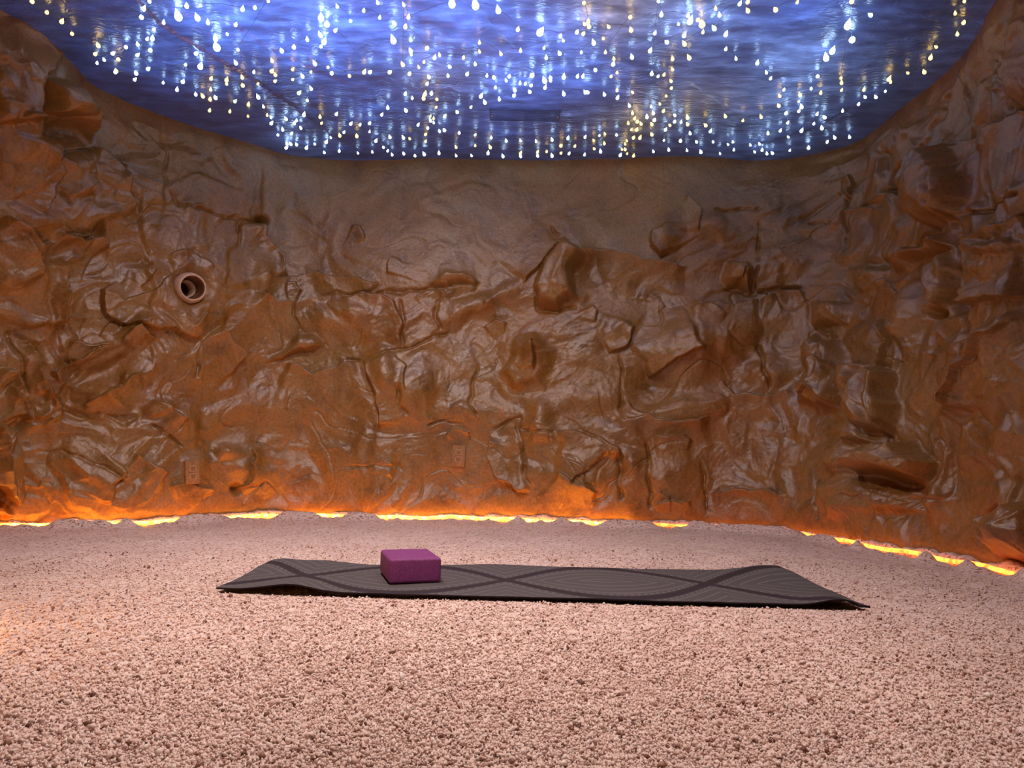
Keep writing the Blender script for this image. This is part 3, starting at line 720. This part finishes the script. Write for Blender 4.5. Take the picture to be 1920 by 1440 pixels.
bands_w = [(0, 300, 0, 400, 'warm yellow fairy light string along the left rim of the ceiling'), (300, 700, 0, 400, 'warm yellow fairy light string on the drape above the round pipe'),
           (700, 860, 0, 400, 'warm yellow fairy light string running toward the rear rim above the purple block'), (860, 1090, 0, 400, 'warm yellow fairy light string with spaced bulbs around the ceiling vent'),
           (1090, 1212, 155, 400, 'warm yellow fairy light string in the dense cluster at the rear rim'), (1090, 1240, 0, 155, 'warm yellow fairy light string with long streaks, top right of centre'),
           (1212, 1460, 155, 400, 'warm yellow fairy light string right of the dense yellow cluster'), (1240, 1650, 0, 155, 'warm yellow fairy light string strung slanting across the upper right drape'),
           (1460, 1665, 155, 400, 'warm yellow fairy light string at the right rear corner of the rim'), (1650, 1900, 0, 155, 'warm yellow fairy light string along the right rim of the ceiling')]
for x0, x1, y0, y1, lab in bands_w:
    s = [p for p in WARM if x0 <= p[0] < x1 and y0 <= p[1] < y1]
    if len(s) > 1: light_string(s, BM_W, lab, GR)
# the strings go on over the part of the ceiling above the viewer
for k in range(4):
    pts = [np.array([random.uniform(-1.9, 1.6), 0.0 + k * .7 + random.uniform(0, .7), ZC - .033]) for _ in range(26)]
    pts = [p for p in pts if min(math.hypot(p[0] - a, p[1] - b) for a, b in ((-.45, 1.75), (.35, 1.25), (-.8, 2.85), (.5, 2.85))) > .14]
    light_string(None, (BM_C, BM_W)[k == 2], ['cool white fairy light string overhead behind the viewer', 'cool white fairy light string straight above the viewer', 'warm yellow fairy light string straight above the viewer', 'cool white fairy light string above the near edge of the mat'][k], GR, pts)

# ------------------------------------------------------------------ unseen ceiling lamps, added to light the floor and walls
m_trim, _, bt = new_mat('white_trim'); bt.inputs['Base Color'].default_value = (.7, .7, .7, 1); bt.inputs['Roughness'].default_value = .35
m_lens = emit_mat('added_lamp_lens', (1.0, 0.86, 0.80), 12.0)
ring_me = lathe('trim_ring', [(0.050, 0.0), (0.052, -0.008), (0.068, -0.010), (0.075, -0.004), (0.075, 0.012), (0.050, 0.012), (0.050, 0.0)], 32)
lens_me = lathe('lens', [(0.0005, -0.002), (0.03, -0.002), (0.050, 0.001), (0.050, 0.006)], 24)
for x, y, wt, tilt, tx_, lab in [(-0.45, 1.75, 1.45, 22, -.35, 'added unseen round ceiling lamp between viewer and mat'), (0.35, 1.25, 1.15, 0, 0, 'added unseen round ceiling lamp right above the viewer'),
                            (-0.8, 2.85, 1.1, 22, .25, 'added unseen round ceiling lamp above left half of the mat'), (0.5, 2.85, 0.2, 24, 0, 'added unseen round ceiling lamp above right half of the mat')]:
    r = empty('added_lamp', (x, y, ZC - 0.030)); tag(r, lab, 'ceiling light', 'added ceiling lamps out of view')
    link('trim_ring', ring_me, m_trim, r); link('lens', lens_me, m_lens, r)
    ld = bpy.data.lights.new('lamp', 'SPOT'); ld.energy = ADDED_LAMP_W * wt; ld.color = (1.0, 0.81, 0.72); ld.spot_size = math.radians(145 if tilt else 112); ld.spot_blend = 1.0; ld.shadow_soft_size = 0.06
    lo = bpy.data.objects.new('lamp', ld); COL.objects.link(lo); lo.parent = r; lo.location = (0, 0, -0.02)
    lo.rotation_euler = Vector((tx_ * math.sin(math.radians(tilt)), 0.94 * math.sin(math.radians(tilt)), -math.cos(math.radians(tilt)))).to_track_quat('-Z', 'Y').to_euler()

# ------------------------------------------------------------------ ceiling vent behind the drape
def box_bm(bm, c, s, bev=0.0):
    g = bmesh.ops.create_cube(bm, size=1.0, matrix=Matrix.Translation(c) @ Matrix.Diagonal((s[0], s[1], s[2], 1)))
    if bev:
        es = list({e for v in g['verts'] for e in v.link_edges})
        bmesh.ops.bevel(bm, geom=es, offset=bev, segments=2, affect='EDGES')
m_vent, _, bv = new_mat('navy_vent'); bv.inputs['Base Color'].default_value = (.055, .07, .24, 1); bv.inputs['Roughness'].default_value = .5
vc = at_z(984, 214, ZC)
vent = empty('ceiling_vent', (vc[0], vc[1], ZC - .008)); tag(vent, 'dark slotted rectangular ceiling vent among the fairy lights', 'vent')
bm = bmesh.new()
for s_ in (-1, 1):
    box_bm(bm, (0, s_ * .068, 0), (.41, .006, .004)); box_bm(bm, (s_ * .203, 0, 0), (.006, .14, .004))
m_vent = bpy.data.materials['sheer_navy_satin']
link('frame', bm_mesh('frame', bm), m_vent, vent)
sl = bmesh.new(); box_bm(sl, (0, 0, 0), (.400, .004, .003)); slm = bm_mesh('slat', sl)
for i in range(9):
    o = link('slat', slm, m_vent, vent); o.location = (0, -.052 + i * .013, 0); o.rotation_euler = (.3, 0, 0)
m_screw, _, bs = new_mat('screw'); bs.inputs['Base Color'].default_value = (.8, .8, .85, 1); bs.inputs['Roughness'].default_value = .3
sc_me = lathe('screw', [(.0003, -.006), (.004, -.004), (.005, 0)], 10)
for s_ in (-1, 1):
    o = link('screw', sc_me, m_screw, vent); o.location = (s_ * .192, 0, -.006)

# ------------------------------------------------------------------ pipe in the left wall
def frame_from(n, up=(0, 0, 1)):
    z = Vector(n).normalized(); x = Vector(up).cross(z).normalized(); y = z.cross(x)
    return Matrix((x, y, z)).transposed()
m_pipe, nt, b = new_mat('terracotta_pipe')
c = ramp(nt, noise_n(nt, obj_coord(nt), 40, 4), [(0.3, (0.55, 0.34, 0.24)), (0.7, (0.72, 0.50, 0.38))]).outputs[0]
nt.links.new(c, b.inputs['Base Color']); b.inputs['Roughness'].default_value = .45
m_pin, _, b = new_mat('pipe_inside'); b.inputs['Base Color'].default_value = (.20, .09, .04, 1); b.inputs['Roughness'].default_value = .5
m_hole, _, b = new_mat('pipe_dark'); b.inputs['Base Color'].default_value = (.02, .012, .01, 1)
(pa_, pn), (pb_, _) = on_wall(356, 508), on_wall(356, 572)
pp = (pa_ + pb_) / 2
d_ = ray(356, 540); pp = CAMP + d_ * (np.dot(pp - CAMP, _f) / np.dot(d_, _f))
dist = np.linalg.norm(pp - CAMP); RO = 26.5 / FPX * dist
n_pipe = Vector((pn[0], pn[1], 0.0)).normalized()
tocam = Vector(CAMP - pp).normalized(); n_pipe = (n_pipe * 0.6 + tocam * 0.4 + Vector((0.15, 0, 0))).normalized()
pipe = empty('wall_pipe', pp); tag(pipe, 'short round terracotta coloured pipe stub jutting from the left wall', 'pipe')
Mr = frame_from(n_pipe)
pipe.rotation_euler = Mr.to_euler()
link('rim', lathe('rim', [(RO * .96, -.12), (RO * 1.0, -.01), (RO * .99, .012), (RO * .93, .034), (RO * .84, .050), (RO * .79, .054), (RO * .75, .050), (RO * .735, .03)], 48), m_pipe, pipe)
link('bore', lathe('bore', [(RO * .74, .045), (RO * .73, .0), (RO * .73, -.07), (RO * .55, -.072)], 48), m_pin, pipe)
link('inner_pipe', lathe('inner_pipe', [(RO * .60, -.072), (RO * .58, -.055), (RO * .50, -.055), (RO * .50, -.16)], 40), m_pipe, pipe)
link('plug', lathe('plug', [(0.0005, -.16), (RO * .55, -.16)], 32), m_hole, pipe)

# ------------------------------------------------------------------ electrical outlets painted over with the rock
m_out, nt, b = new_mat('painted_outlet')
c = ramp(nt, noise_n(nt, obj_coord(nt), 60, 4), [(0.35, (0.27, 0.13, 0.05)), (0.65, (0.38, 0.21, 0.10))]).outputs[0]
nt.links.new(c, b.inputs['Base Color']); b.inputs['Roughness'].default_value = .45
m_rim, _, b = new_mat('outlet_rim'); b.inputs['Base Color'].default_value = (.52, .36, .24, 1); b.inputs['Roughness'].default_value = .4
m_slot, _, b = new_mat('outlet_slot'); b.inputs['Base Color'].default_value = (.05, .025, .015, 1)
def rounded_outline(w, h, r, n=6):
    out = []
    for cx, cy, a0 in ((w - r, h - r, 0), (-w + r, h - r, 90), (-w + r, -h + r, 180), (w - r, -h + r, 270)):
        for k in range(n + 1):
            a = math.radians(a0 + 90 * k / n); out.append((cx + r * math.cos(a), cy + r * math.sin(a)))
    return out
def plate_mesh(name, w, h, r, z0, z1, ch):
    bm = bmesh.new()
    o1 = rounded_outline(w, h, r); o2 = rounded_outline(w - ch, h - ch, max(r - ch, .0005))
    a = [bm.verts.new((x, y, z0)) for x, y in o1]; b_ = [bm.verts.new((x, y, z1 - ch)) for x, y in o1]; c_ = [bm.verts.new((x, y, z1)) for x, y in o2]
    n = len(a)
    for i in range(n):
        j = (i + 1) % n
        bm.faces.new((a[i], a[j], b_[j], b_[i])); bm.faces.new((b_[i], b_[j], c_[j], c_[i]))
    bm.faces.new(c_)
    return bm_mesh(name, bm)
def ring_mesh(name, w, h, r, t, z0, z1):
    bm = bmesh.new()
    o1 = rounded_outline(w, h, r); o2 = rounded_outline(w - t, h - t, max(r - t, .0005))
    a = [bm.verts.new((x, y, z0)) for x, y in o1]; b_ = [bm.verts.new((x, y, z1)) for x, y in o1]; c_ = [bm.verts.new((x, y, z1)) for x, y in o2]; d_ = [bm.verts.new((x, y, z0)) for x, y in o2]
    n = len(a)
    for i in range(n):
        j = (i + 1) % n
        for p, q in ((a, b_), (b_, c_), (c_, d_)): bm.faces.new((p[i], p[j], q[j], q[i]))
    return bm_mesh(name, bm)
def outlet(x, y, label, lift, tilt):
    p, n = on_wall(x, y)
    n = np.array([n[0], n[1], 0.0]); n /= np.linalg.norm(n)
    t = empty('wall_outlet', p + n * lift); tag(t, label, 'outlet', 'outlets painted over in the wall')
    e = (Matrix.Rotation(tilt, 3, Vector(n)) @ frame_from(n)).to_euler(); t.rotation_euler = e
    k = 1.15
    link('cover_plate', plate_mesh('cover_plate', .036 * k, .060 * k, .006, -.03, .008, .003), m_out, t)
    for s_ in (-1, 1):
        r = link('receptacle', plate_mesh('receptacle', .0165 * k, .0145 * k, .011, .006, .011, .0015), m_out, t); r.location = (0, s_ * .0195 * k, 0)
        g = link('raised_rim', ring_mesh('raised_rim', .0185 * k, .0165 * k, .012, .0035, .004, .0125), m_rim, r)
        for q in (-1, 1):
            bm = bmesh.new(); box_bm(bm, (q * .006, .002, .0112), (.0022, .008, .001)); link('slot', bm_mesh('slot', bm), m_slot, r)
        link('screw' if s_ > 9 else 'ground_hole', lathe('ground_hole', [(.0003, .0116), (.0022, .0114)], 10), m_slot, r).location = (0, -.007, 0)
    o = link('plate_screw', lathe('plate_screw', [(.0003, .011), (.003, .010), (.0035, .008)], 10), m_out, t)
outlet(361, 883, 'rock-coloured double outlet low on the left wall below the round pipe', .010, .08)
outlet(861, 852, 'rock-coloured double outlet low on the back wall above the purple block', .010, -.03)

# ------------------------------------------------------------------ yoga mat
def build_mat():
    NL, NRt = at_z(405, 1108, .008), at_z(1632, 1143, .006)
    FL, FR = at_z(512, 1051, .026), at_z(1458, 1063, .026)
    nu, nv = 260, 90
    U, Vv = np.meshgrid(np.linspace(0, 1, nu), np.linspace(0, 1, nv))
    def bil(U, Vv): return ((1 - U)[..., None] * (1 - Vv)[..., None] * NL + U[..., None] * (1 - Vv)[..., None] * NRt + (1 - U)[..., None] * Vv[..., None] * FL + U[..., None] * Vv[..., None] * FR)
    Pm = bil(U, Vv)
    Pm[..., 2] = floor_h(Pm[..., 0], Pm[..., 1]) + 0.010
    g = lambda u0, su, v0, sv: np.exp(-((U - u0) / su) ** 2 - ((Vv - v0) / sv) ** 2)
    z = 0.020 * g(0.115, .05, -0.02, .35)          # near edge lifts near the left end
    z = z + 0.018 * g(0.02, .05, 1.0, .45) + 0.012 * g(0.10, .05, 1.0, .25)
    z = z + 0.022 * g(0.985, .07, 1.0, .40) + 0.017 * g(0.955, .035, 0.0, .22) - 0.016 * g(1.0, .018, 0.0, .12)
    z = z + 0.005 * np.sin(U * 21 + Vv * 2) * np.exp(-((Vv - .5) / .3) ** 2) * 0.4 + 0.006 * g(.45, .12, 1, .3)
    Pm[..., 2] += np.maximum(z, 0)
    top = Pm.copy(); bot = Pm.copy(); top[..., 2] += .005
    V = np.concatenate([top.reshape(-1, 3), bot.reshape(-1, 3)])
    F = grid_faces(nv, nu); n0 = nu * nv
    idx = np.arange(n0).reshape(nv, nu)
    loop = np.concatenate([idx[0, :], idx[1:, -1], idx[-1, -2::-1], idx[-2:0:-1, 0]])
    l2 = np.roll(loop, -1)
    side = np.stack([loop, loop + n0, l2 + n0, l2], -1)
    me = np_mesh('yoga_mat', V, np.concatenate([F, F[:, ::-1] + n0, side]))
    uv = me.uv_layers.new(name='UVMap')
    fuv = np.stack([U, Vv], -1).reshape(-1, 2); fuv = np.concatenate([fuv, fuv])
    li = np.empty(len(me.loops), np.int32); me.loops.foreach_get('vertex_index', li)
    uv.data.foreach_set('uv', fuv[li].astype(np.float32).ravel())
    mi = np.zeros(len(me.polygons), np.int32); mi[len(F):] = 1
    m, nt, b = new_mat('charcoal_mat_pattern')
    tc = node(nt, 'ShaderNodeTexCoord'); sp = node(nt, 'ShaderNodeSeparateXYZ'); nt.links.new(tc.outputs['UV'], sp.inputs[0])
    u, v = sp.outputs[0], sp.outputs[1]
    per = 0.352
    s_ = math_n(nt, 'SINE', math_n(nt, 'MULTIPLY', math_n(nt, 'SUBTRACT', u, 0.455), math.pi / per))
    s_ = math_n(nt, 'MULTIPLY', s_, 0.47)
    vc_ = math_n(nt, 'SUBTRACT', v, 0.5)
    e1 = math_n(nt, 'SUBTRACT', vc_, s_); e2 = math_n(nt, 'ADD', vc_, s_)
    d = math_n(nt, 'MINIMUM', math_n(nt, 'ABSOLUTE', e1), math_n(nt, 'ABSOLUTE', e2))
    nz = noise_n(nt, tc.outputs['UV'], 90, 2)
    band = ramp(nt, math_n(nt, 'ADD', d, math_n(nt, 'MULTIPLY', math_n(nt, 'SUBTRACT', nz, .5), .03)), [(0.045, (1, 1, 1)), (0.065, (0, 0, 0))]).outputs[0]
    dash = math_n(nt, 'GREATER_THAN', math_n(nt, 'SINE', math_n(nt, 'MULTIPLY', u, 560.0)), 0.1)
    rimb = math_n(nt, 'MULTIPLY', ramp(nt, d, [(0.055, (0, 0, 0)), (0.07, (1, 1, 1)), (0.085, (1, 1, 1)), (0.10, (0, 0, 0))]).outputs[0], dash)
    lin = math_n(nt, 'GREATER_THAN', math_n(nt, 'SINE', math_n(nt, 'MULTIPLY', d, 62.0)), 0.86)
    hat = math_n(nt, 'GREATER_THAN', math_n(nt, 'SINE', math_n(nt, 'MULTIPLY', math_n(nt, 'ADD', u, math_n(nt, 'MULTIPLY', v, .35)), 900.0)), 0.4)
    c0 = mix_c(nt, math_n(nt, 'MULTIPLY', hat, .45), (0.082, 0.070, 0.074), (0.110, 0.098, 0.102))
    c0 = mix_c(nt, math_n(nt, 'MULTIPLY', lin, .7), c0, (0.16, 0.145, 0.15))
    c0 = mix_c(nt, math_n(nt, 'MULTIPLY', rimb, .8), c0, (0.15, 0.135, 0.14))
    c0 = mix_c(nt, band, c0, (0.032, 0.022, 0.028))
    nt.links.new(c0, b.inputs['Base Color']); b.inputs['Roughness'].default_value = .75; b.inputs['Specular IOR Level'].default_value = .25
    bump_n(nt, b, noise_n(nt, tc.outputs['UV'], 400, 2), .3, .001)
    m2, _, b2 = new_mat('mat_underside'); b2.inputs['Base Color'].default_value = (.018, .012, .014, 1); b2.inputs['Roughness'].default_value = .9; b2.inputs['Specular IOR Level'].default_value = .1
    me.materials.append(m); me.materials.append(m2)
    me.polygons.foreach_set('material_index', mi)
    o = link('yoga_mat', me); tag(o, 'dark charcoal patterned yoga mat lying on the pink salt', 'yoga mat')
    return Pm
MATP = build_mat()

# ------------------------------------------------------------------ yoga block
def build_block():
    W_, D_, H_ = 0.164, 0.228, 0.077
    bm = bmesh.new()
    bmesh.ops.create_cube(bm, size=1, matrix=Matrix.Translation((0, 0, H_ / 2)) @ Matrix.Diagonal((W_, D_, H_, 1)))
    bmesh.ops.bevel(bm, geom=bm.edges[:], offset=.0095, segments=2, profile=.45, affect='EDGES')
    me = bm_mesh('yoga_block', bm, True)
    m, nt, b = new_mat('purple_foam')
    co = obj_coord(nt)
    v = node(nt, 'ShaderNodeTexVoronoi'); v.inputs['Scale'].default_value = 190; nt.links.new(co, v.inputs['Vector'])
    sx = node(nt, 'ShaderNodeSeparateColor'); nt.links.new(v.outputs['Color'], sx.inputs[0])
    c = ramp(nt, sx.outputs[0], [(0, (0.20, 0.040, 0.165)), (.5, (0.235, 0.050, 0.195)), (1, (0.27, 0.060, 0.225))]).outputs[0]
    nt.links.new(c, b.inputs['Base Color']); b.inputs['Roughness'].default_value = .62; b.inputs['Specular IOR Level'].default_value = .3
    bump_n(nt, b, v.outputs['Distance'], .12, .002)
    a = math.radians(17)
    fl = at_z(729, 1095, .018)
    rot = Matrix.Rotation(a, 3, 'Z')
    c = Vector((fl[0], fl[1], 0)) - rot @ Vector((-W_ / 2, -D_ / 2, 0))
    d = np.linalg.norm(MATP[..., :2] - np.array([c.x, c.y]), axis=-1)
    z = MATP[..., 2][d < .14].max() + .005
    o = link('yoga_block', me, m); o.location = (c.x, c.y, z + .0005); o.rotation_euler = (0, 0, a)
    o.modifiers.new('weighted', 'WEIGHTED_NORMAL')
    tag(o, 'purple foam yoga block resting on the dark mat', 'yoga block')
build_block()

# ------------------------------------------------------------------ loose salt crystals on top of the bed
def build_grains(n=120000):
    dirs = np.array([(1, 0, 0), (-1, 0, 0), (0, 1, 0), (0, -1, 0), (0, 0, 1), (0, 0, -1)], float)
    F8 = np.array([(0, 2, 4), (2, 1, 4), (1, 3, 4), (3, 0, 4), (2, 0, 5), (1, 2, 5), (3, 1, 5), (0, 3, 5)])
    q = rng.uniform(0, 1, n)
    r = 1 / (1 / 0.92 - q * (1 / 0.92 - 1 / 3.4))           # about even over the picture
    th = rng.uniform(math.radians(54), math.radians(126), n)
    X, Y = r * np.cos(th), r * np.sin(th)
    ph = np.arctan2(Y - CEN[1], X - CEN[0]); e = rb(ph) - np.hypot(X - CEN[0], Y - CEN[1])
    pol = np.array([MATP[0, 0, :2], MATP[0, -1, :2], MATP[-1, -1, :2], MATP[-1, 0, :2]])
    ok = (e > .3)
    D, _, _ = seg_dist(X, Y, [tuple(p) for p in pol] + [tuple(pol[0])])
    ins = inside(X, Y, [tuple(p) for p in pol])
    ok &= ~(ins) & ~((D < .004))
    X, Y = X[ok], Y[ok]; n = len(X)
    s = rng.gamma(6, 1 / 6, n) * 0.0022
    z = floor_h(X, Y) + 0.0025 * fbm(X * 60, Y * 60, 2, 91) + 0.0005
    S = s[:, None] * rng.uniform(.7, 1.35, (n, 3))
    a = rng.uniform(0, 6.283, n); t = rng.uniform(-.7, .7, n)
    V = dirs[None] * S[:, None] * rng.uniform(.75, 1.2, (n, 6, 1)) + rng.normal(0, .12, (n, 6, 3)) * s[:, None, None]
    ct, st = np.cos(t)[:, None], np.sin(t)[:, None]
    y2 = V[..., 1] * ct - V[..., 2] * st; z2 = V[..., 1] * st + V[..., 2] * ct
    ca, sa = np.cos(a)[:, None], np.sin(a)[:, None]
    x3 = V[..., 0] * ca - y2 * sa; y3 = V[..., 0] * sa + y2 * ca
    V = np.stack([x3 + X[:, None], y3 + Y[:, None], z2 + z[:, None] + s[:, None] * .5], -1).reshape(-1, 3)
    F = (F8[None] + 6 * np.arange(n)[:, None, None]).reshape(-1, 3)
    me = np_mesh('salt_grains', V, F, smooth=True)
    tone = np.repeat(rng.uniform(0, 1, n), 6).astype(np.float32)
    at = me.attributes.new('tone', 'FLOAT', 'POINT'); at.data.foreach_set('value', tone)
    tag(link('salt_grains', me, mat_salt('salt_crystal', True)), 'loose pink and amber salt crystals strewn over the floor', 'salt', kind='stuff')
build_grains()

# ------------------------------------------------------------------ salt lamp on the floor beyond the left edge of the picture
def build_lamp():
    x, y = -1.36, 1.48
    z0 = float(floor_h(np.array([x]), np.array([y]))[0]) - .002
    t = empty('salt_lamp', (x, y, z0)); tag(t, 'glowing orange salt lamp on a wooden base at the far left', 'lamp')
    mw, _, b = new_mat('lamp_wood'); b.inputs['Base Color'].default_value = (.16, .07, .03, 1)
    link('base', lathe('base', [(.0005, 0), (.075, 0), (.08, .006), (.08, .018), (.072, .026), (.0005, .026)], 32), mw, t)
    a = np.linspace(0, 2 * np.pi, 40, endpoint=False); q = np.linspace(0, 1, 24)
    A, Q = np.meshgrid(a, q)
    R = .078 * np.sin(np.pi * (0.16 + 0.84 * Q) ** .8) ** .7 * (1 + .22 * perlin(np.cos(A) * 2 + 5, np.sin(A) * 2 + Q * 4, 5)) + .0005
    V = np.stack([R * np.cos(A), R * np.sin(A), .024 + .17 * Q], -1)
    link('salt_rock', np_mesh('salt_rock', V.reshape(-1, 3), grid_faces(24, 40, True)), emit_mat('salt_glow', (1.0, .48, .15), 20.0), t)
build_lamp()
